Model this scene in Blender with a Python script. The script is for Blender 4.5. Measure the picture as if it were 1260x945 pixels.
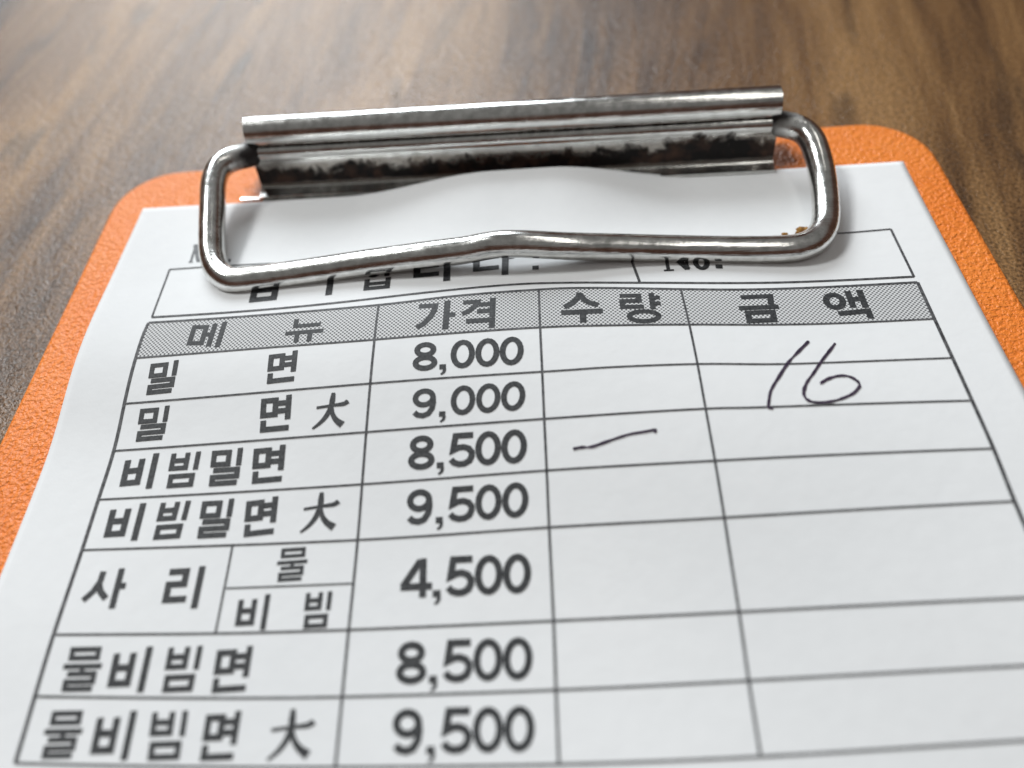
import bpy, bmesh, math, random
from mathutils import Vector, Matrix, noise
random.seed(4)

# ------------------------------------------------------------------ scene, camera, light
scene = bpy.context.scene
for o in list(bpy.data.objects): bpy.data.objects.remove(o)
COL = scene.collection
MM = 0.001
T = 3.0                       # board thickness (mm): board face is T above the table
OX = 61.0                     # the board is centred on x = 0

PW, PH = 1260.0, 945.0        # photograph size, used to turn pixels into directions
CF, PITCH, ROLL, YAW = 935.1, math.radians(54.88), math.radians(-7.352), math.radians(-5.226)
CPOS = Vector((65.16, -95.06, 73.43))
FW = Vector((math.sin(YAW)*math.cos(PITCH), math.cos(YAW)*math.cos(PITCH), -math.sin(PITCH)))
RT0 = Vector((math.cos(YAW), -math.sin(YAW), 0)); UP0 = RT0.cross(FW)
RT = math.cos(ROLL)*RT0 + math.sin(ROLL)*UP0
UP = -math.sin(ROLL)*RT0 + math.cos(ROLL)*UP0

def W3(p):                    # millimetres over the board face -> metres in the world
    return Vector(((p[0]-OX)*MM, p[1]*MM, (p[2]+T)*MM))

cam = bpy.data.cameras.new('camera'); camo = bpy.data.objects.new('camera', cam); COL.objects.link(camo)
m = Matrix((RT, UP, -FW)).transposed().to_4x4(); m.translation = W3(CPOS)
camo.matrix_world = m
cam.sensor_width = 36; cam.lens = CF/PW*36
cam.clip_start = 0.002; cam.clip_end = 20
cam.dof.use_dof = True; cam.dof.focus_distance = 0.0915; cam.dof.aperture_fstop = 10.5
scene.camera = camo

world = bpy.data.worlds.new('World'); scene.world = world; world.use_nodes = True
bg = world.node_tree.nodes['Background']
# made-up surroundings: brown low down, pale above, for stripes reflected in the steel
wn = world.node_tree
geo = wn.nodes.new('ShaderNodeTexCoord'); sep = wn.nodes.new('ShaderNodeSeparateXYZ'); wr = wn.nodes.new('ShaderNodeValToRGB')
wn.links.new(geo.outputs['Generated'], sep.inputs[0]); wn.links.new(sep.outputs[2], wr.inputs[0]); wn.links.new(wr.outputs[0], bg.inputs[0])
we = wr.color_ramp.elements; we.new(0.5)
for q, (p_, c_) in zip(we, ((0.0, (0.20, 0.11, 0.08, 1)), (0.44, (0.23, 0.115, 0.082, 1)), (0.68, (0.55, 0.54, 0.52, 1)))): q.position = p_; q.color = c_
bg.inputs[1].default_value = 0.31

def area(name, loc, target, size, size_y, power, color):
    l = bpy.data.lights.new(name, 'AREA'); l.shape = 'RECTANGLE'; l.size = size; l.size_y = size_y
    l.energy = power; l.color = color
    o = bpy.data.objects.new(name, l); COL.objects.link(o); o.location = loc
    o.rotation_euler = (Vector(target)-Vector(loc)).to_track_quat('-Z', 'Y').to_euler()
    return o
area('ceiling_lamp', (-0.60, 0.30, 0.86), (0, -0.02, 0), 0.20, 0.20, 6.0, (0.98, 1.0, 0.99))
area('window_light', (-0.34, 1.02, 0.68), (0, 0.02, 0), 0.70, 0.56, 15.5, (0.90, 0.96, 1.0))
area('added_streak_light', (0.30, 0.02, 1.15), (0.03, -0.02, 0), 0.9, 0.05, 1.0, (1.0, 0.97, 0.92))  # added light, no known source: puts a bright streak along wire and barrel

scene.render.engine = 'CYCLES'
scene.view_settings.view_transform = 'Standard'; scene.view_settings.look = 'None'
scene.view_settings.gamma = 1; scene.view_settings.exposure = 0; scene.view_settings.use_curve_mapping = False

# ------------------------------------------------------------------ helpers
def pxray(x, y):
    return (FW*CF + RT*(x-PW/2) + UP*(PH/2-y)).normalized()
def at(x, y, z):              # pixel on the level z mm above the board face
    d = pxray(x, y); t = (z-CPOS.z)/d.z
    return CPOS + d*t

# the slip: a sheet laid on the board, buckled up where the wire pinches it
P_TH, P_X, P_Y, P_W, P_L = math.radians(-0.243), 6.532, -9.02, 109.25, 150.0
ZG = [[0.32,0.98,1.62,1.95,1.81,0.97,0.24,0.30,0.57,0.71,0.52,0.38,0.40,0.47,0.53],
      [0.29,0.61,1.13,1.55,2.32,1.94,0.26,0.43,0.63,0.78,0.29,0.24,0.35,0.46,0.54],
      [0.29,0.40,0.75,1.30,2.56,2.96,1.54,0.72,0.34,0.32,0.19,0.21,0.33,0.46,0.55],
      [0.29,0.38,1.00,2.52,4.22,4.14,2.95,1.57,0.45,0.14,0.04,0.17,0.33,0.46,0.55],
      [0.29,0.34,0.96,2.55,4.23,4.27,3.90,3.00,1.61,0.49,0.12,0.20,0.38,0.47,0.52],
      [0.28,0.26,0.50,1.15,2.13,2.96,3.55,3.35,2.61,1.98,1.37,0.84,0.56,0.48,0.46],
      [0.28,0.24,0.52,1.01,1.47,1.87,2.43,2.77,2.86,2.88,2.37,1.46,0.76,0.49,0.40],
      [0.29,0.36,0.65,0.87,0.83,0.92,1.40,2.12,2.74,2.84,2.17,1.41,0.83,0.52,0.36]]
NU, NV, VL = 8, 15, 95.0
def bs(t): return ((1-t)**3/6, (3*t**3-6*t*t+4)/6, (-3*t**3+3*t*t+3*t+1)/6, t**3/6)
def sst(a, b, x):
    t = min(1, max(0, (x-a)/(b-a))); return t*t*(3-2*t)
def pz(u, v):
    a = min(1, max(0, u/P_W))*(NU-3); b = min(1, max(0, -v/VL))*(NV-3)
    i = min(int(a), NU-4); j = min(int(b), NV-4)
    wa = bs(a-i); wb = bs(b-j)
    z = sum(wa[p]*wb[q]*ZG[i+p][j+q] for p in range(4) for q in range(4))
    z += 2.9*sst(30, 52, u)*(1-sst(60, 80, u))*(1-sst(3, 19, -v))
    return max(z, 0.12)
CT, ST = math.cos(P_TH), math.sin(P_TH)
def paper(u, v, lift=0):
    return Vector((P_X+u*CT-v*ST, P_Y+u*ST+v*CT, pz(u, v)+lift))
def to_uv(p):
    dx, dy = p.x-P_X, p.y-P_Y
    return (dx*CT+dy*ST, -dx*ST+dy*CT)
def puv(x, y):                # pixel -> place on the sheet
    z = 1.0
    for _ in range(14):
        p = at(x, y, z); u, v = to_uv(p); z += 0.7*(pz(u, v)-z)
    return (u, v)

def link(name, me, mat, parent=None, smooth=True):
    o = bpy.data.objects.new(name, me); COL.objects.link(o)
    if mat: me.materials.append(mat)
    if parent: o.parent = parent
    if smooth:
        for p in me.polygons: p.use_smooth = True
    return o
def mesh(name, vs, fs):
    me = bpy.data.meshes.new(name); me.from_pydata([tuple(v) for v in vs], [], fs); me.update(); return me

# ------------------------------------------------------------------ materials
def mat(name):
    m = bpy.data.materials.new(name); m.use_nodes = True
    nt = m.node_tree; b = nt.nodes['Principled BSDF']
    return m, nt, b
def N(nt, typ, **kw):
    n = nt.nodes.new(typ)
    for k, v in kw.items():
        if k.startswith('i_'):
            key = k[2:].replace('_', ' ')
            n.inputs[key].default_value = v
        else: setattr(n, k, v)
    return n
def ramp(nt, stops):
    r = nt.nodes.new('ShaderNodeValToRGB'); e = r.color_ramp.elements
    while len(e) < len(stops): e.new(0.5)
    for q, (p, c) in zip(e, stops): q.position = p; q.color = (*c, 1) if len(c) == 3 else c
    return r
def mapping(nt, scale, rot=(0,0,0), coord='Object'):
    tc = N(nt, 'ShaderNodeTexCoord'); mp = N(nt, 'ShaderNodeMapping')
    mp.inputs['Scale'].default_value = scale; mp.inputs['Rotation'].default_value = rot
    nt.links.new(tc.outputs[coord], mp.inputs['Vector']); return mp.outputs['Vector']
def noise_tex(nt, vec, scale, detail=4, rough=0.55, dist=0.0):
    n = N(nt, 'ShaderNodeTexNoise'); n.inputs['Scale'].default_value = scale
    n.inputs['Detail'].default_value = detail; n.inputs['Roughness'].default_value = rough
    n.inputs['Distortion'].default_value = dist
    nt.links.new(vec, n.inputs['Vector']); return n.outputs['Fac']
def mathn(nt, op, a, b=None, c=None):
    n = N(nt, 'ShaderNodeMath', operation=op)
    for i, v in enumerate((a, b, c)):
        if v is None: continue
        if isinstance(v, (int, float)): n.inputs[i].default_value = v
        else: nt.links.new(v, n.inputs[i])
    return n.outputs[0]
def mixc(nt, fac, a, b, mode='MIX'):
    n = N(nt, 'ShaderNodeMix', data_type='RGBA', blend_type=mode)
    for s, v in ((0, fac), (6, a), (7, b)):
        if isinstance(v, (int, float)): n.inputs[s].default_value = v
        elif isinstance(v, tuple): n.inputs[s].default_value = (*v, 1)
        else: nt.links.new(v, n.inputs[s])
    return n.outputs[2]
def bump(nt, b, h, strength, dist):
    n = N(nt, 'ShaderNodeBump'); n.inputs['Strength'].default_value = strength; n.inputs['Distance'].default_value = dist
    nt.links.new(h, n.inputs['Height']); nt.links.new(n.outputs['Normal'], b.inputs['Normal'])

def wood_material():
    m, nt, b = mat('wood_laminate')
    rz = math.radians(9)
    tc = N(nt, 'ShaderNodeTexCoord')
    rot = N(nt, 'ShaderNodeMapping'); rot.inputs['Rotation'].default_value = (0, 0, rz)
    nt.links.new(tc.outputs['Object'], rot.inputs['Vector'])
    def sc(x, y):
        q = N(nt, 'ShaderNodeMapping'); q.inputs['Scale'].default_value = (x, y, 1)
        nt.links.new(rot.outputs['Vector'], q.inputs['Vector']); return q.outputs['Vector']
    broad = noise_tex(nt, sc(30, 5), 1.0, 3, 0.5, 0.5)
    mid = noise_tex(nt, sc(105, 13), 1.0, 5, 0.62, 0.9)
    fine = noise_tex(nt, sc(480, 40), 1.0, 4, 0.65)
    fac = mathn(nt, 'MULTIPLY_ADD', mid, 0.60, mathn(nt, 'MULTIPLY_ADD', broad, 0.55, mathn(nt, 'MULTIPLY', fine, 0.16)))
    r = ramp(nt, [(0.48, (0.040, 0.021, 0.013)), (0.57, (0.096, 0.049, 0.022)), (0.67, (0.180, 0.094, 0.038)), (0.80, (0.30, 0.168, 0.070))])
    nt.links.new(fac, r.inputs[0])
    kn = noise_tex(nt, sc(110, 24), 1.0, 3, 0.5, 0.8)                      # dark dashes along the grain
    kr = ramp(nt, [(0.60, (0, 0, 0)), (0.70, (1, 1, 1))]); nt.links.new(kn, kr.inputs[0])
    c1 = mixc(nt, mathn(nt, 'MULTIPLY', kr.outputs[0], 0.5), r.outputs[0], (0.026, 0.019, 0.016))
    spk = noise_tex(nt, mapping(nt, (1, 1, 1)), 2300, 2, 0.6)
    sr = ramp(nt, [(0.35, (0.45, 0.45, 0.45)), (0.65, (1.5, 1.5, 1.5))]); nt.links.new(spk, sr.inputs[0])
    c2 = mixc(nt, 1.0, c1, sr.outputs[0], 'MULTIPLY')
    nt.links.new(c2, b.inputs['Base Color'])
    b.inputs['Roughness'].default_value = 0.27; b.inputs['Specular IOR Level'].default_value = 0.5
    h = mathn(nt, 'ADD', spk, mathn(nt, 'MULTIPLY', noise_tex(nt, mapping(nt, (1, 1, 1)), 900, 2), 0.8))
    bump(nt, b, h, 0.75, 0.00026)
    return m
def orange_material():
    m, nt, b = mat('orange_leatherette')
    v = mapping(nt, (1, 1, 1))
    n1 = noise_tex(nt, v, 1750, 2, 0.5, 0.3); n2 = noise_tex(nt, v, 2600, 2, 0.5); n3 = noise_tex(nt, v, 60, 3, 0.5)
    r = ramp(nt, [(0.3, (0.84, 0.200, 0.024)), (0.7, (0.92, 0.275, 0.045))]); nt.links.new(mathn(nt, 'MULTIPLY_ADD', n3, 0.5, mathn(nt, 'MULTIPLY', n1, 0.5)), r.inputs[0])
    col = r.outputs[0]
    tc = N(nt, 'ShaderNodeTexCoord'); sn = noise_tex(nt, v, 420, 5, 0.7)
    for cx, cy, rad in ((24.8, -5.5, 3.6), (99.0, -6.2, 4.6)):             # rust rubbed into the board at both ends of the clip
        dn = N(nt, 'ShaderNodeVectorMath', operation='DISTANCE'); nt.links.new(tc.outputs['Object'], dn.inputs[0])
        dn.inputs[1].default_value = ((cx-OX)*MM, cy*MM, T*MM)
        k = N(nt, 'ShaderNodeMath', operation='MULTIPLY', use_clamp=True); k.inputs[1].default_value = 380
        nt.links.new(mathn(nt, 'SUBTRACT', mathn(nt, 'MULTIPLY_ADD', sn, 0.006, rad*MM-0.003), dn.outputs['Value']), k.inputs[0])
        col = mixc(nt, mathn(nt, 'MULTIPLY', k.outputs[0], 0.85), col, (0.045, 0.024, 0.018))
    nt.links.new(col, b.inputs['Base Color'])
    b.inputs['Roughness'].default_value = 0.42; b.inputs['Specular IOR Level'].default_value = 0.45
    bump(nt, b, mathn(nt, 'ADD', n1, mathn(nt, 'MULTIPLY', n2, 0.35)), 0.9, 0.00040)
    return m
def paper_material():
    m, nt, b = mat('white_paper')
    v = mapping(nt, (1, 1, 1))
    n = noise_tex(nt, v, 500, 4, 0.6); n2 = noise_tex(nt, v, 26, 3, 0.5)
    r = ramp(nt, [(0.35, (0.765, 0.775, 0.785)), (0.65, (0.815, 0.822, 0.830))]); nt.links.new(mathn(nt, 'MULTIPLY_ADD', n2, 0.7, mathn(nt, 'MULTIPLY', n, 0.3)), r.inputs[0])
    c = r.outputs[0]
    nt.links.new(c, b.inputs['Base Color'])
    b.inputs['Roughness'].default_value = 0.75; b.inputs['Specular IOR Level'].default_value = 0.25
    bump(nt, b, mathn(nt, 'ADD', n, mathn(nt, 'MULTIPLY', n2, 5.0)), 0.28, 0.00016)
    return m
def ink_material(name, c0, c1, scale=3200, rough=0.6):
    m, nt, b = mat(name)
    n = noise_tex(nt, mapping(nt, (1, 1, 1)), scale, 2, 0.6)
    r = ramp(nt, [(0.35, c0), (0.68, c1)]); nt.links.new(n, r.inputs[0])
    nt.links.new(r.outputs[0], b.inputs['Base Color']); b.inputs['Roughness'].default_value = rough
    b.inputs['Specular IOR Level'].default_value = 0.3
    return m
def halftone_material():
    m, nt, b = mat('printed_halftone')
    uv = N(nt, 'ShaderNodeUVMap'); sp = N(nt, 'ShaderNodeSeparateXYZ'); nt.links.new(uv.outputs[0], sp.inputs[0])
    k = 2*math.pi/0.52
    s = mathn(nt, 'MULTIPLY', mathn(nt, 'SINE', mathn(nt, 'MULTIPLY', sp.outputs[0], k)), mathn(nt, 'SINE', mathn(nt, 'MULTIPLY', sp.outputs[1], k)))
    r = ramp(nt, [(0.42, (0.68, 0.685, 0.69)), (0.72, (0.095, 0.096, 0.100))])
    nt.links.new(mathn(nt, 'MULTIPLY_ADD', s, 0.5, 0.5), r.inputs[0])
    nt.links.new(r.outputs[0], b.inputs['Base Color']); b.inputs['Roughness'].default_value = 0.7
    b.inputs['Specular IOR Level'].default_value = 0.25
    return m
def steel_material(name, grime):
    m, nt, b = mat(name)
    v = mapping(nt, (1, 1, 1))
    b.inputs['Metallic'].default_value = 1
    n = noise_tex(nt, v, 700, 4, 0.6); n2 = noise_tex(nt, mapping(nt, (160, 2400, 2400)), 1.0, 3, 0.6)
    base = ramp(nt, [(0.3, (0.60, 0.60, 0.58)), (0.7, (0.86, 0.86, 0.84))]); nt.links.new(n, base.inputs[0])
    rr = mathn(nt, 'MULTIPLY_ADD', n, 0.24, 0.06)
    if not grime:
        tc = N(nt, 'ShaderNodeTexCoord'); sp = N(nt, 'ShaderNodeSeparateXYZ'); nt.links.new(tc.outputs['Object'], sp.inputs[0])
        d = mathn(nt, 'ABSOLUTE', sp.outputs[0])                          # soot where the wire enters its sleeve
        e = mathn(nt, 'SUBTRACT', mathn(nt, 'MULTIPLY_ADD', n, 0.004, 0.0385), d)
        e2 = mathn(nt, 'ADD', sp.outputs[1], 0.0085)
        k1 = N(nt, 'ShaderNodeMath', operation='MULTIPLY', use_clamp=True); nt.links.new(e, k1.inputs[0]); k1.inputs[1].default_value = 350
        k2 = N(nt, 'ShaderNodeMath', operation='MULTIPLY', use_clamp=True); nt.links.new(e2, k2.inputs[0]); k2.inputs[1].default_value = 600
        g = mathn(nt, 'MULTIPLY', k1.outputs[0], k2.outputs[0])
        nt.links.new(mixc(nt, g, base.outputs[0], (0.015, 0.011, 0.010)), b.inputs['Base Color'])
        nt.links.new(mathn(nt, 'MULTIPLY_ADD', g, 0.5, rr), b.inputs['Roughness'])
        nt.links.new(mathn(nt, 'SUBTRACT', 1.0, mathn(nt, 'MULTIPLY', g, 0.9)), b.inputs['Metallic'])
    else:
        tc = N(nt, 'ShaderNodeTexCoord'); sp = N(nt, 'ShaderNodeSeparateXYZ'); nt.links.new(tc.outputs['Object'], sp.inputs[0])
        big = noise_tex(nt, mapping(nt, (420, 420, 420)), 1.0, 6, 0.7, 0.4)
        wide = noise_tex(nt, mapping(nt, (55, 1, 1)), 1.0, 2, 0.5)
        z = sp.outputs[2]
        # a band of black grime and rust along the fold, ragged along its upper edge
        edge = mathn(nt, 'MULTIPLY_ADD', big, 0.0062, mathn(nt, 'MULTIPLY_ADD', wide, 0.0080, 0.0000))
        up = mathn(nt, 'MULTIPLY', mathn(nt, 'SUBTRACT', edge, z), 1100)
        lo = mathn(nt, 'MULTIPLY', mathn(nt, 'SUBTRACT', z, mathn(nt, 'MULTIPLY_ADD', big, 0.0008, 0.0036)), 2200)
        for_n = N(nt, 'ShaderNodeMath', operation='MULTIPLY', use_clamp=True)
        cl1 = N(nt, 'ShaderNodeMath', operation='ADD', use_clamp=True); nt.links.new(up, cl1.inputs[0]); cl1.inputs[1].default_value = 0
        cl2 = N(nt, 'ShaderNodeMath', operation='ADD', use_clamp=True); nt.links.new(lo, cl2.inputs[0]); cl2.inputs[1].default_value = 0
        nt.links.new(cl1.outputs[0], for_n.inputs[0]); nt.links.new(cl2.outputs[0], for_n.inputs[1])
        g = for_n.outputs[0]
        rust = noise_tex(nt, v, 330, 4, 0.6)
        gr = ramp(nt, [(0.48, (0.010, 0.008, 0.008)), (0.68, (0.085, 0.046, 0.032))]); nt.links.new(rust, gr.inputs[0])
        wall_tint = N(nt, 'ShaderNodeMath', operation='MULTIPLY', use_clamp=True)   # brown tint darkening the wall below the lip
        nt.links.new(mathn(nt, 'SUBTRACT', mathn(nt, 'MULTIPLY_ADD', wide, 0.002, 0.0072), z), wall_tint.inputs[0]); wall_tint.inputs[1].default_value = 900
        lo2 = N(nt, 'ShaderNodeMath', operation='MULTIPLY', use_clamp=True); nt.links.new(mathn(nt, 'SUBTRACT', z, 0.0037), lo2.inputs[0]); lo2.inputs[1].default_value = 2500
        tinted = mixc(nt, mathn(nt, 'MULTIPLY', mathn(nt, 'MULTIPLY', wall_tint.outputs[0], lo2.outputs[0]), mathn(nt, 'MULTIPLY_ADD', rust, 0.5, 0.45)), base.outputs[0], (0.13, 0.095, 0.062))
        nt.links.new(mixc(nt, g, tinted, gr.outputs[0]), b.inputs['Base Color'])
        nt.links.new(mathn(nt, 'MULTIPLY_ADD', g, 0.6, rr), b.inputs['Roughness'])
        nt.links.new(mathn(nt, 'SUBTRACT', 1.0, mathn(nt, 'MULTIPLY', g, 0.9)), b.inputs['Metallic'])
    bump(nt, b, mathn(nt, 'ADD', n2, mathn(nt, 'MULTIPLY', n, 0.6)), 0.35, 0.00009)
    return m

M_WOOD, M_ORANGE, M_PAPER = wood_material(), orange_material(), paper_material()
M_INK = ink_material('black_print', (0.018, 0.019, 0.021), (0.058, 0.060, 0.063))
M_RULE = ink_material('ruled_line', (0.035, 0.035, 0.038), (0.12, 0.12, 0.125), 1800)
M_THIN = ink_material('faint_print', (0.10, 0.105, 0.11), (0.22, 0.22, 0.23))
M_PEN = ink_material('pen_ink', (0.022, 0.014, 0.032), (0.075, 0.052, 0.085), 2600, 0.4)
M_HALF = halftone_material()
M_STEEL, M_STEEL_G = steel_material('nickel_steel_wire', False), steel_material('stained_nickel_plate', True)
M_CRUMB = ink_material('crumb', (0.20, 0.085, 0.015), (0.42, 0.22, 0.05), 1500, 0.6)

# ------------------------------------------------------------------ table
def slab(name, outline, z0, z1, bev, mt, parent=None, segs=4):
    bm = bmesh.new()
    f = bm.faces.new([bm.verts.new((x, y, z1)) for x, y in outline])
    if f.normal.z < 0: bmesh.ops.reverse_faces(bm, faces=[f])
    r = bmesh.ops.extrude_face_region(bm, geom=[f])
    for v in r['geom']:
        if isinstance(v, bmesh.types.BMVert): v.co.z = z0
    bm.normal_update()
    bmesh.ops.recalc_face_normals(bm, faces=bm.faces)
    ed = [e for e in bm.edges if abs(e.verts[0].co.z-z1) < 1e-7 and abs(e.verts[1].co.z-z1) < 1e-7]
    bmesh.ops.bevel(bm, geom=ed, offset=bev, segments=segs, affect='EDGES', profile=0.5)
    me = bpy.data.meshes.new(name); bm.to_mesh(me); bm.free()
    o = link(name, me, mt, parent, smooth=False); return o
tb = slab('table_top', [(-0.62, -0.40), (0.58, -0.40), (0.58, 0.42), (-0.62, 0.42)], -0.026, 0.0, 0.003, M_WOOD)
tb['kind'] = 'structure'; tb['label'] = 'brown wood grain laminate table top under the orange clipboard'; tb['category'] = 'table top'

# ------------------------------------------------------------------ clipboard
cb = bpy.data.objects.new('clipboard', None); COL.objects.link(cb)
cb.empty_display_size = 0.02
cb['label'] = 'orange leatherette clipboard with steel wire clip lying on the wooden table'; cb['category'] = 'clipboard'
def board_outline():
    pts = []
    def side(y): return 0.045*min(max(-y, 0), 60)
    Lx = lambda y: 1.15-side(y); Rx = lambda y: 120.55+side(y)
    bot = -212.0; r = 9.0; rb = 10.0; n = 10
    for k in range(n+1):                      # top left corner
        a = math.pi - k*math.pi/2/n; pts.append((Lx(-r)+r+r*math.cos(a), -r+r*math.sin(a)+0.05))
    for k in range(n+1):
        a = math.pi/2 - k*math.pi/2/n; pts.append((Rx(-r)-r+r*math.cos(a), -r+r*math.sin(a)+0.05))
    for y in (-20, -35, -50, -60): pts.append((Rx(y), y))
    for k in range(n+1):
        a = -k*math.pi/2/n; pts.append((Rx(-99)-rb+rb*math.cos(a), bot+rb+rb*math.sin(a)))
    for k in range(n+1):
        a = -math.pi/2 - k*math.pi/2/n; pts.append((Lx(-99)+rb+rb*math.cos(a), bot+rb+rb*math.sin(a)))
    for y in (-60, -50, -35, -20): pts.append((Lx(y), y))
    return [((x-OX)*MM, y*MM) for x, y in pts]
bo = slab('board', board_outline(), 0.0, T*MM, 0.0009, M_ORANGE, cb)
for p in bo.data.polygons: p.use_smooth = abs(p.normal.z) < 0.99

# clip plate: one bent sheet of steel (foot, wall, wire sleeve, barrel)
CXL, CXR = 23.9, 98.0
def clip_y(x): return -2.95 + (x-CXL)/(CXR-CXL)*(-1.75)     # axis of the barrel, mounted slightly askew
def profile():
    p = [(-5.35, 0.75), (-3.75, 0.75), (-3.45, 0.9), (-3.2, 1.3), (-2.95, 2.4), (-2.6, 4.0), (-2.4, 4.9)]
    c, r = (-1.35, 5.5), 1.1                                 # lip round the wire
    for k in range(0, 7):
        a = math.radians(205 - k*15); p.append((c[0]+r*math.cos(a), c[1]+r*math.sin(a)))
    c, r = (0.0, 8.0), 2.15
    for k in range(0, 27):
        a = math.radians(232 - k*11.5); p.append((c[0]+r*math.cos(a), c[1]+r*math.sin(a)))
    return p
def sheet(prof, xa, xb, nx, th, yfun):
    n = len(prof); inner = []
    for i in range(n):
        a = Vector(prof[max(i-1, 0)]); b = Vector(prof[min(i+1, n-1)]); d = (b-a).normalized()
        inner.append((prof[i][0]+d.y*th, prof[i][1]-d.x*th))
    loop = list(prof) + inner[::-1]; L = len(loop)
    vs, fs = [], []
    for k in range(nx+1):
        x = xa+(xb-xa)*k/nx
        for (py, pz_) in loop: vs.append(W3((x, yfun(x)+py, pz_)))
    for k in range(nx):
        for i in range(L):
            j = (i+1) % L
            fs.append((k*L+i, k*L+j, (k+1)*L+j, (k+1)*L+i))
    for i in range(n-1):
        fs.append((i, L-1-i, L-2-i, i+1))
        o = nx*L; fs.append((o+i, o+i+1, o+L-2-i, o+L-1-i))
    return vs, fs
vs, fs = sheet(profile(), CXL, CXR, 40, 0.45, clip_y)
plate = link('clip_plate', mesh('clip_plate', vs, fs), M_STEEL_G, cb)
bm = bmesh.new(); bm.from_mesh(plate.data); bmesh.ops.recalc_face_normals(bm, faces=bm.faces)
for e in bm.edges: e.smooth = e.calc_face_angle(0) < math.radians(40)
bm.to_mesh(plate.data); bm.free()
plate['label'] = 'rolled steel clip plate with black grime along its fold'
# base strip that lies on the board in front of the wall
vs, fs = [], []
bm = bmesh.new()
for x0, x1, y0, y1, z0, z1 in [(20.8, 103.4, -5.2, -4.75, 0.0, 0.25), (24.2, 97.6, -6.0, -5.3, 0.0, 0.21)]:
    q = [bm.verts.new(W3((x, clip_y(x)+y, z))) for z in (z0, z1) for x, y in ((x0, y0), (x1, y0), (x1, y1), (x0, y1))]
    for f in ((0, 3, 2, 1), (4, 5, 6, 7), (0, 1, 5, 4), (1, 2, 6, 5), (2, 3, 7, 6), (3, 0, 4, 7)): bm.faces.new([q[i] for i in f])
me = bpy.data.meshes.new('base_strip'); bm.to_mesh(me); bm.free()
link('base_strip', me, M_STEEL, cb, smooth=False)

# wire loop
def catmull(P, n):
    out = []
    for i in range(len(P)-1):
        a, b, c, d = P[max(i-1, 0)], P[i], P[i+1], P[min(i+2, len(P)-1)]
        for k in range(n):
            t = k/n
            out.append(0.5*((2*b)+(c-a)*t+(2*a-5*b+4*c-d)*t*t+(3*b-a-3*c+d)*t**3))
    out.append(P[-1]); return out
def tube(pts, r, seg=20):
    vs, fs = [], []
    t0 = (pts[1]-pts[0]).normalized(); nrm = t0.orthogonal().normalized()
    for i, p in enumerate(pts):
        t = (pts[min(i+1, len(pts)-1)]-pts[max(i-1, 0)]).normalized()
        nrm = (nrm-t*nrm.dot(t)).normalized(); bn = t.cross(nrm)
        rr = r if not callable(r) else r(i/(len(pts)-1))
        for k in range(seg):
            a = 2*math.pi*k/seg; vs.append(p+(nrm*math.cos(a)+bn*math.sin(a))*rr)
    for i in range(len(pts)-1):
        for k in range(seg):
            j = (k+1) % seg; fs.append((i*seg+k, i*seg+j, (i+1)*seg+j, (i+1)*seg+k))
    fs.append(tuple(range(seg))[::-1]); fs.append(tuple(range((len(pts)-1)*seg, len(pts)*seg)))
    return vs, fs
WIRE = [(302, 191, 5.2), (284, 195.5, 5.3), (270, 206, 5.2), (263, 225, 4.9), (261.5, 255, 4.2),
        (260.5, 290, 3.3), (262, 315, 2.7), (269, 333, 2.4), (284, 343.5, 2.3), (305, 343.5, 2.3), (340, 339, 2.4), (380, 333.5, 2.7),
        (450, 323, 3.4), (520, 313.5, 4.4), (570, 307.2, 5.0), (597, 302.3, 5.5), (615, 299.8, 5.75), (642, 299.3, 5.65), (700, 302, 4.9), (760, 303.5, 3.9),
        (830, 305.3, 3.0), (900, 306.5, 2.6), (960, 306, 2.5), (988, 302, 2.5), (1006, 292, 2.6), (1015, 275, 2.55), (1016, 250, 2.7),
        (1012.5, 218, 3.2), (1006, 190, 4.0), (999, 172, 4.7), (988, 160, 5.0), (972, 154.0, 5.1)]
wp = [W3(at(x, y+0.8, z+0.25)) for x, y, z in WIRE]
ax = lambda x: W3((x, clip_y(x)-1.2, 5.45))                     # both ends turn into the sleeve
wp = [ax(27), ax(24.6)] + wp + [ax(97.6), ax(95)]
vs, fs = tube(catmull(wp, 7), lambda t: (1.74-0.85*(sst(0.965, 0.985, t)+1-sst(0.015, 0.035, t)))*MM)
wire = link('wire_loop', mesh('wire_loop', vs, fs), M_STEEL, cb)

# ------------------------------------------------------------------ order slip
nu, nv = 140, 190
vs, fs = [], []
for j in range(nv+1):
    for i in range(nu+1): vs.append(W3(paper(P_W*i/nu, -P_L*j/nv)))
for j in range(nv):
    for i in range(nu):
        a = j*(nu+1)+i; fs.append((a, a+nu+1, a+nu+2, a+1))
slip = link('order_slip', mesh('order_slip', vs, fs), M_PAPER)
slip['label'] = 'white printed order slip held flat by the wire clip on the orange board'; slip['category'] = 'order slip'
so = slip.modifiers.new('thickness', 'SOLIDIFY'); so.thickness = 0.0001; so.offset = -1

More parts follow.
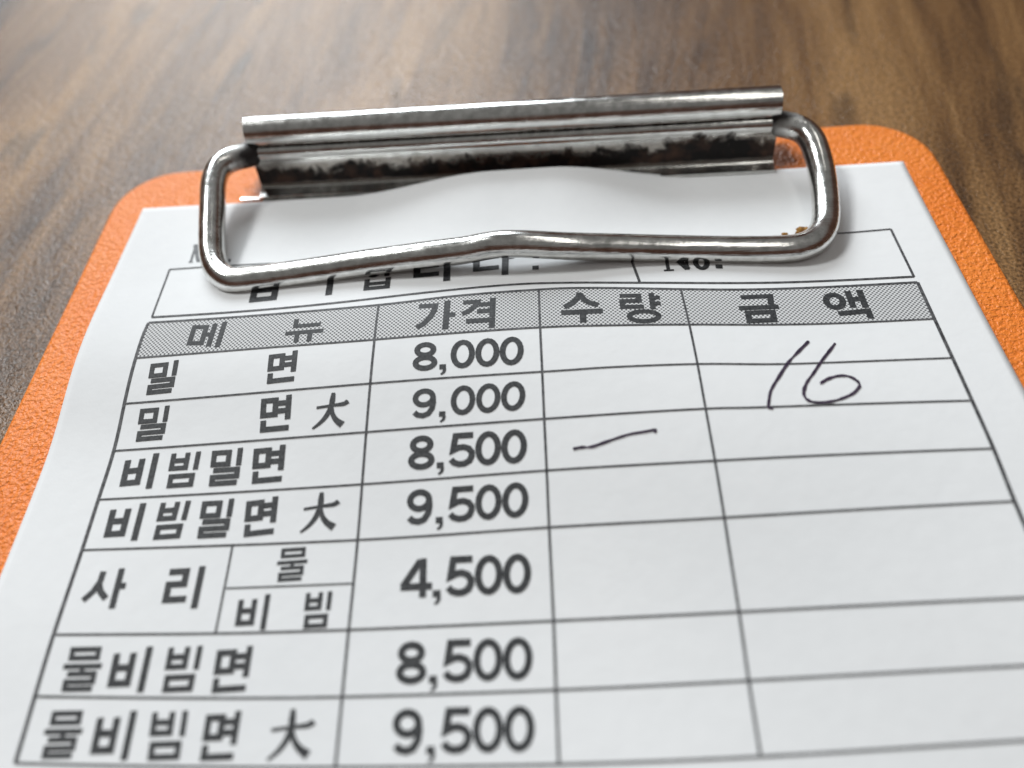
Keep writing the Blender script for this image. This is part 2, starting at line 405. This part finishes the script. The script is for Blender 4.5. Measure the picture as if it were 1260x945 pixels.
class Print:
    def __init__(self): self.v, self.f, self.k, self.uvs = [], [], 0, []
    def add_uv(self, uvpts, lift): 
        b = len(self.v)
        for u, v in uvpts:
            self.v.append(W3(paper(u, v, lift))); self.uvs.append((u, v))
        return b
    def ribbon(self, uvpts, w, lift=0.045, closed=False):
        lift += 0.0015*(self.k % 12); self.k += 1
        n = len(uvpts); lft, rgt = [], []
        ws = w if isinstance(w, (list, tuple)) else [w]*n
        for i in range(n):
            p = Vector(uvpts[i])
            a = Vector(uvpts[(i-1) % n]) if (closed or i > 0) else None
            c = Vector(uvpts[(i+1) % n]) if (closed or i < n-1) else None
            d1 = (p-a).normalized() if a is not None else None
            d2 = (c-p).normalized() if c is not None else None
            if d1 is None: d1 = d2
            if d2 is None: d2 = d1
            n1 = Vector((-d1.y, d1.x)); n2 = Vector((-d2.y, d2.x))
            mm = (n1+n2)
            mm = mm.normalized() if mm.length > 1e-6 else n1
            k = ws[i]/2/max(0.5, mm.dot(n1))
            lft.append(p+mm*k); rgt.append(p-mm*k)
        b = self.add_uv([tuple(q) for q in lft]+[tuple(q) for q in rgt], lift)
        for i in range(n if closed else n-1):
            j = (i+1) % n
            self.f.append((b+i, b+n+i, b+n+j, b+j))
    def build(self, name, mt, parent=None, uv=False):
        me = mesh(name, self.v, self.f)
        if uv:
            l = me.uv_layers.new(name='UVMap')
            for lp in me.loops: l.data[lp.index].uv = self.uvs[lp.vertex_index]
        return link(name, me, mt, parent or slip, smooth=False)

def dens(pts, step, closed=False):
    out = []; n = len(pts)
    for i in range(n if closed else n-1):
        a = Vector(pts[i]); b = Vector(pts[(i+1) % n]); k = max(1, int((b-a).length/step))
        for q in range(k): out.append(tuple(a+(b-a)*q/k))
    if not closed: out.append(tuple(pts[-1]))
    return out
def cm2(P, n):
    return [(q.x, q.y) for q in catmull([Vector((p[0], p[1], 0)) for p in P], n)]

# header shading first, then rules
NODES = {
 't0': [(208.75,331.75),(300,326),(500,313),(700,301.5),(850,294.5),(950,291),(1030,287.5),(1095.75,282)],
 't1': [(187,390.5),(315,382),(420,372),(520,360.5),(630,350.3),(700,348),(787,348),(945,348),(1124.25,340.5)],
 'r0': [(183,397.3),(315,388.5),(466,375.5),(560,364.5),(663,356.5),(715,354.5),(837.5,356),(945,356),(1128.75,347.5)],
 'r1': [(167,440.75),(315,429),(460.75,418),(664.5,403),(750,400.5),(848,399.5),(945,399.7),(1030,398),(1149.5,392.5)],
 'r2': [(153,497),(455.5,472),(667,457.5),(750,452),(858,448),(945,448.2),(1010,446.7),(1171.75,440.5)],
 'r3': [(140,555),(450.5,531.8),(669.5,515.5),(868,503),(945,501),(1195.75,493)],
 'r4': [(121,615),(445.5,596),(672.5,579),(879.5,567),(1222,552)],
 'r5': [(101,677),(440,664.5),(675.5,649),(891,637),(1248,617)],
 'r6': [(66,781),(265,779.5),(429,775),(681,764),(909,753),(1260,735.7),(1330,732)],
 'r7': [(43,857),(240,859),(421,857.5),(684,849),(921,837.5),(1260,819),(1360,813)],
 'r8': [(19,939),(200,943),(412.5,944),(687.5,940.5),(935.5,931),(1260,911),(1390,902)],
}
COLS = {
 'L': [(183,397.3),(176,413),(167,440.75),(153,497),(140,555),(121,615),(101,677),(66,781),(43,857),(19,939)],
 'A': [(466,375.5),(460.75,418),(455.5,472),(450.5,531.8),(445.5,596),(440,664.5),(429,775),(421,857.5),(412.5,944)],
 'B': [(663,356.5),(664.5,403),(667,457.5),(669.5,515.5),(672.5,579),(675.5,649),(681,764),(684,849),(687.5,940.5)],
 'C': [(837.5,356),(848,399.5),(858,448),(868,503),(879.5,567),(891,637),(909,753),(921,837.5),(935.5,931)],
 'R': [(1128.75,347.5),(1149.5,392.5),(1171.75,440.5),(1195.75,493),(1222,552),(1248,617),(1280,692),(1330,815)],
}
def uvline(pxs, n=10): return cm2([puv(*p) for p in pxs], n)
top, botm = uvline(NODES['r0'], 14), uvline(NODES['r1'], 14)
def resample(P, n):
    d = [0]
    for a, b in zip(P, P[1:]): d.append(d[-1]+math.dist(a, b))
    out = []; k = 0
    for i in range(n):
        t = d[-1]*i/(n-1)
        while k < len(d)-2 and d[k+1] < t: k += 1
        q = (t-d[k])/max(1e-9, d[k+1]-d[k]); out.append((P[k][0]+(P[k+1][0]-P[k][0])*q, P[k][1]+(P[k+1][1]-P[k][1])*q))
    return out
top, botm = resample(top, 140), resample(botm, 140)
hs = Print(); K = 8
for k in range(K+1):
    hs.add_uv([(a[0]+(b[0]-a[0])*k/K, a[1]+(b[1]-a[1])*k/K) for a, b in zip(top, botm)], 0.03)
for k in range(K):
    for i in range(139): hs.f.append((k*140+i, (k+1)*140+i, (k+1)*140+i+1, k*140+i+1))
hs.build('header_shading', M_HALF, uv=True)

def rule(name, pxs, w, mt=M_RULE, lift=0.055):
    p = Print(); P = uvline(pxs, 12)
    P = resample(P, max(12, int(sum(math.dist(a, b) for a, b in zip(P, P[1:]))/0.8)))
    p.ribbon(P, w, lift); return p.build(name, mt)
def extend_down(pxs, length=70):          # carry a column on to the end of the table, out of frame
    return pxs
wid = {'t0': .25, 't1': .32, 'r0': .35, 'r1': .24}
for i, (k, P) in enumerate(NODES.items()): rule('printed_rule', P, wid.get(k, .23), lift=0.055+0.003*(i % 3))
for i, (k, P) in enumerate(COLS.items()): rule('printed_rule', P, {'L': .38, 'R': .42}.get(k, .26), lift=0.066+0.003*(i % 2))
rule('printed_rule', [(208.75,331.75),(187,390.5)], .22, lift=.066)
rule('printed_rule', [(1095.75,282),(1124.25,340.5)], .32, lift=.066)
rule('printed_rule', [(776,318),(787,347.5)], .34, lift=.066)
rule('printed_rule', [(286,672.5),(265,779.5)], .21, lift=.066)
rule('printed_rule', [(278,724),(433,718)], .17, lift=.062)

# ------------------------------------------------------------------ lettering (strokes in a unit box, y up)
def B(x0, y0, x1, y1): return ('c', [(x0, y0), (x1, y0), (x1, y1), (x0, y1)])
def S(*p): return ('o', list(p))
def E(cx, cy, rx, ry): return ('c', [(cx+rx*math.cos(a*math.pi/10), cy+ry*math.sin(a*math.pi/10)) for a in range(20)])
def TP(ps, ws): return ('t', ps, ws)
def BIEUP(x0, y0, x1, y1, mid): return [S((x0, y1), (x0, y0), (x1, y0), (x1, y1)), S((x0, mid), (x1, mid))]
def RIEUL(x0, x1, ya, yb, yc, end=0.0): return S((x0, ya), (x1, ya), (x1, yb), (x0, yb), (x0, yc), (x1+end, yc))
G = {
 '메': [B(.06,.17,.42,.80), S((.42,.50),(.66,.50)), S((.66,.03),(.66,.93)), S((.93,0),(.93,1))],
 '뉴': [S((.24,1),(.24,.70),(.90,.70)), S((0,.42),(1,.42)), S((.32,.42),(.32,0)), S((.66,.42),(.66,0))],
 '가': [('o', [(.02,.86),(.46,.86),(.44,.68),(.34,.45),(.18,.24),(.0,.12)]), S((.78,0),(.78,1)), S((.78,.50),(1.02,.50))],
 '격': [('o', [(.06,.90),(.46,.90),(.40,.76),(.26,.62),(.04,.52)]), S((.90,.36),(.90,1)), S((.50,.80),(.90,.80)), S((.46,.58),(.90,.58)), S((.16,.27),(.90,.27),(.90,0))],
 '수': [('o', [(.47,1),(.42,.84),(.28,.66),(.08,.54)]), ('o', [(.47,.92),(.56,.76),(.70,.64),(.90,.56)]), S((0,.36),(1,.36)), S((.52,.36),(.52,0))],
 '량': [S((.02,.92),(.48,.92),(.48,.74),(.06,.74),(.06,.54),(.58,.54)), S((.80,.44),(.80,1)), S((.80,.84),(1,.84)), S((.80,.64),(1,.64)), E(.55,.21,.36,.17)],
 '금': [S((.10,.93),(.84,.93),(.82,.62)), S((0,.54),(1,.54)), B(.20,.07,.82,.36)],
 '액': [E(.24,.70,.19,.22), S((.62,.42),(.62,1)), S((.90,.38),(.90,1)), S((.62,.70),(.90,.70)), S((.22,.27),(.92,.27),(.92,0))],
 '밀': [B(.07,.58,.56,.90), S((.92,.52),(.92,1)), RIEUL(.10,.90,.42,.235,.06,.03)],
 '면': [B(.07,.47,.47,.88), S((.90,.30),(.90,1)), S((.47,.78),(.90,.78)), S((.47,.56),(.90,.56)), S((.10,.32),(.10,.06),(.96,.06))],
 '비': [*BIEUP(.08,.22,.52,.88,.56), S((.92,0),(.92,1))],
 '빔': [*BIEUP(.07,.56,.56,.99,.775), S((.92,.48),(.92,1)), B(.12,.065,.86,.325)],
 '사': [('o', [(.36,.95),(.34,.70),(.22,.45),(.02,.24)]), ('o', [(.33,.62),(.42,.44),(.60,.26)]), S((.82,0),(.82,1)), S((.82,.56),(1.03,.56))],
 '샤': [('o', [(.36,.98),(.34,.80),(.22,.62),(.02,.50)]), ('o', [(.33,.74),(.42,.62),(.60,.50)]), S((.82,0),(.82,1)), S((.82,.66),(1.03,.66))],
 '리': [S((.02,.90),(.50,.90),(.50,.60),(.07,.60),(.07,.24),(.64,.24)), S((.92,0),(.92,1))],
 '물': [B(.16,.76,.86,.95), S((0,.57),(1.02,.57)), S((.52,.57),(.52,.42)), RIEUL(.14,.86,.40,.22,.06,.02)],
 '감': [S((.06,.92),(.48,.92),(.40,.70),(.05,.52)), S((.80,.44),(.80,1)), S((.80,.72),(1,.72)), B(.12,.07,.86,.34)],
 '합': [S((.20,.98),(.46,.98)), S((.04,.84),(.62,.84)), E(.33,.60,.19,.12), S((.80,.42),(.80,1)), S((.80,.70),(1,.70)), *BIEUP(.12,.07,.86,.38,.22)],
 '니': [S((.08,.90),(.08,.26),(.70,.26)), S((.92,0),(.92,1))],
 '다': [S((.60,.88),(.08,.88),(.08,.26),(.66,.26)), S((.82,0),(.82,1)), S((.82,.56),(1.04,.56))],
 '大': [TP([(.06,.60),(.5,.635),(.86,.66),(1.0,.70)], [.075,.075,.12,.05]), TP([(.86,.64),(.93,.72),(1.02,.66)], [.03,.10,.02]),
        TP([(.50,1),(.50,.80),(.49,.60),(.40,.36),(.24,.16),(.03,.0)], [.10,.15,.14,.13,.10,.05]), TP([(.50,.62),(.58,.38),(.72,.20),(.92,.06)], [.10,.12,.15,.20])],
 '0': [E(.29,.5,.215,.425)],
 '8': [E(.29,.735,.185,.19), E(.29,.265,.215,.195)],
 '4': [S((.42,0),(.42,1)), S((.37,.95),(.03,.29)), S((-.01,.285),(.60,.285))],
 '5': [('o', [(.53,.93),(.15,.93),(.10,.50),(.22,.575),(.33,.585),(.44,.53),(.505,.42),(.51,.30),(.46,.16),(.36,.085),(.24,.075),(.13,.125),(.06,.23)])],
 '9': [E(.28,.69,.195,.24), ('o', [(.475,.70),(.485,.50),(.46,.30),(.38,.13),(.27,.075),(.15,.11),(.075,.21)])],
 ',': [TP([(.06,.17),(.06,-.01)], [.20,.20]), TP([(.105,.02),(.09,-.11),(.02,-.19)], [.11,.09,.05])],
 'N': [TP([(.12,.02),(.12,.98)], [.09,.09]), TP([(.10,.95),(.62,.04)], [.17,.17]), TP([(.62,.02),(.62,.98)], [.08,.08]), TP([(0,.03),(.26,.03)], [.06,.06]), TP([(.5,.97),(.76,.97)], [.06,.06]), TP([(0,.97),(.2,.97)], [.06,.06])],
 'o': [E(.28,.30,.21,.26)],
 '.': [TP([(.08,.17),(.08,.01)], [.17,.17])],
}
THIN = {'밀': .84, '물': .80, '량': .86, '빔': .84, '면': .94, '합': .8, '격': .92}
def glyph(pr, ch, BL, BR, TR, w, ux=1.0):
    """strokes of one character; BL, BR, TR are the pixels of its box on the slip"""
    ex = Vector((BR[0]-BL[0], BR[1]-BL[1]))/ux; ey = Vector((TR[0]-BR[0], TR[1]-BR[1])); o = Vector(BL)
    def m(p): q = o+ex*p[0]+ey*p[1]; return puv(q.x, q.y)
    a, b, c = m((0, 0)), m((ux, 0)), m((0, 1)); hgt = math.dist(a, c)
    w *= THIN.get(ch, 1)
    for st in G[ch]:
        if st[0] == 't':
            P = cm2(st[1], 5) if len(st[1]) > 2 else st[1]
            W = []
            for i in range(len(P)):
                t = i/(len(P)-1)*(len(st[2])-1); k = min(int(t), len(st[2])-2); W.append((st[2][k]+(st[2][k+1]-st[2][k])*(t-k))*hgt)
            pr.ribbon([m(p) for p in P], W)
        else:
            P = dens(st[1], 0.2, st[0] == 'c')
            pr.ribbon([m(p) for p in P], w*hgt, closed=st[0] == 'c')
def word(name, items, w=0.162, mt=None, lab=None):
    p = Print()
    for ch, BL, BR, TR in items: glyph(p, ch, BL, BR, TR, w)
    o = p.build(name, mt or M_INK)
    return o
word('header_text', [('메',(229,428),(270,427.5),(280,396)), ('뉴',(349,423),(396,419),(401,390))])
word('header_text', [('가',(512,408),(558,405),(561,369.5)), ('격',(566,406),(609.5,403.5),(611,366.5))])
word('header_text', [('수',(691,398.5),(742.5,396),(741,359)), ('량',(766,397.5),(816,396.5),(811,360.5))], .162)
word('header_text', [('금',(913,398),(962,396),(955,362)), ('액',(1024,397),(1076,392),(1062,356.5))], .162)
word('menu_text', [('밀',(179.5,486),(213,482.5),(220,443)), ('면',(328,472),(363,468),(367,431))])
word('menu_text', [('밀',(166.5,543.5),(202,540.5),(209,499)), ('면',(319.5,532),(356.5,528.5),(359.5,485.5)), ('大',(383,528),(424,525),(431,482))])
word('menu_text', [('비',(146,605),(186,601),(196,557.5)), ('빔',(203.5,601),(239,598.5),(247.5,555.5)), ('밀',(256.5,598.5),(293.5,596),(299,551)), ('면',(309.5,595),(348,591.5),(352,547))])
word('menu_text', [('비',(126,668),(168,665),(180,619)), ('빔',(187,664.5),(223,662),(235,616)), ('밀',(242,662.5),(280.5,660.5),(288.5,613.5)), ('면',(299.5,660.5),(338,656),(343,610.5)), ('大',(368,655.5),(414,651.5),(419,604))])
word('menu_text', [('사',(98,751),(146,748.5),(159,699)), ('리',(198,751),(242,748.5),(253,696.5))], .152)
word('menu_text', [('물',(338.5,716.5),(375,714),(379.5,673))], .14)
word('menu_text', [('비',(288,777),(326,775),(333,731)), ('빔',(372,774),(403.5,772),(409,727.5))], .152)
word('menu_text', [('물',(72,851.5),(118,850.5),(129,796)), ('비',(130,854),(176,852),(188.5,795.5)), ('빔',(197.5,852.5),(239,850.5),(250,794.5)), ('면',(259.5,852.5),(303.5,849.5),(312.5,794.5))], .152)
word('menu_text', [('물',(47.5,934),(93,933),(106,874.5)), ('비',(109,937),(156,935.5),(169,874.5)), ('빔',(179.5,936),(223,934.5),(232,874.5)), ('면',(245.5,936),(288,934),(298,874.5)), ('大',(327,935.5),(383,932.5),(389,871))], .152)
word('greeting_text', [('감',(306,372.5),(341,369),(350,330)), ('샤',(373,366),(411,362.5),(417,325)), ('합',(446,358.5),(481,355),(486,318)), ('니',(509,350),(553,345.5),(555,306)), ('다',(582,342.5),(630,337.5),(631,298)), ('.',(657,332.5),(682,330.5),(682,300))], .14)
word('number_heading', [('N',(817,334),(865,331.5),(859,301)), ('o',(855,332),(889,330.5),(883,300)), ('.',(883,331),(911,329.5),(905,299))], .13)
word('number_heading', [('N',(232,323.5),(252,322.5),(259,300)), ('o',(257,322.5),(281,321.5),(288,299)), ('.',(279,323),(299,322),(306,299))], .07, M_THIN)
def price(txt, BL, BR, TR):
    p = Print(); ex = Vector((BR[0]-BL[0], BR[1]-BL[1])); ey = Vector((TR[0]-BR[0], TR[1]-BR[1])); o = Vector(BL)
    slots = [(-.005, .227), (.248, .308), (.338, .564), (.562, .786), (.782, 1.005)]
    for ch, (a, b) in zip(txt, slots):
        bl = o+ex*a; br = o+ex*b
        glyph(p, ch, bl, br, br+ey, .178, .15 if ch == ',' else .58)
    p.build('price_text', M_INK)
price('8,000', (507.5,456.5), (643.5,448), (644.5,414))
price('9,000', (506,515.5), (645.5,504), (647,468.5))
price('8,500', (502,578.5), (647.5,569), (648.5,528))
price('9,500', (499.5,646.5), (649.5,635.5), (650.5,593))
price('4,500', (494,736.5), (652.5,729), (653.5,681))
price('8,500', (487,842), (654.5,835.5), (655.5,784))
price('9,500', (482,929), (657,924), (658,868.5))

def pen(name, strokes, w=0.37):
    p = Print()
    for s in strokes:
        P = cm2([puv(*q) for q in s], 7)
        W = [w*(0.85+0.65*noise.noise(Vector((i*0.23, len(P), 0)))) for i in range(len(P))]
        W[0] *= .8; W[-1] *= .6
        p.ribbon(P, W, 0.085)
    o = p.build(name, M_PEN); return o
h1 = pen('handwritten_number', [[(995,420),(982.5,432.5),(970,446),(957.5,465),(948.7,480),(946,492.5),(945.7,501.5),(951,503)],
     [(1027.5,422.5),(1020,432.5),(1011,444),(1001,459),(992.5,471),(988.7,482.5),(991,490),(998.7,494.5),(1012.5,495.5),(1030,492.5),(1047.5,485.5),(1055,479),(1057.5,473.7),(1052.5,467.5),(1042.5,463),(1030,463),(1017.5,467),(1009,472.5)]])
h1['label'] = 'handwritten 16 in dark pen in the amount column'
h2 = pen('handwritten_tally', [[(705,552.7),(716.7,550.5),(728,550),(747,543.5),(773,535),(793,531.5),(806,529.2),(805.5,533)]], .34)
h2['label'] = 'single handwritten tally stroke in the quantity column'

# ------------------------------------------------------------------ crumbs by the corner of the wire
def crumb(x, y, size, label):
    u, v = puv(x, y)
    bm = bmesh.new(); bmesh.ops.create_icosphere(bm, subdivisions=3, radius=1)
    for q in bm.verts:
        k = 1+0.45*noise.noise(q.co*1.7+Vector((x, y, 0)))+0.2*noise.noise(q.co*4.5)
        q.co = Vector((q.co.x*k*size*1.25, q.co.y*k*size*0.9, q.co.z*k*size*0.75))
    zmin = min(q.co.z for q in bm.verts)
    base = W3(paper(u, v, 0.02))
    for q in bm.verts: q.co = q.co*MM; q.co.z -= zmin*MM+0.00004
    me = bpy.data.meshes.new('crumb'); bm.to_mesh(me); bm.free()
    o = link('crumb', me, M_CRUMB); o.location = base
    o['label'] = label; o['category'] = 'crumb'; o['group'] = 'food crumbs caught by the wire'
crumb(986, 287, 0.62, 'larger golden brown food crumb caught at the corner of the wire clip')
crumb(965, 290.5, 0.34, 'tiny brown crumb beside the wire, smaller than the one at its corner')
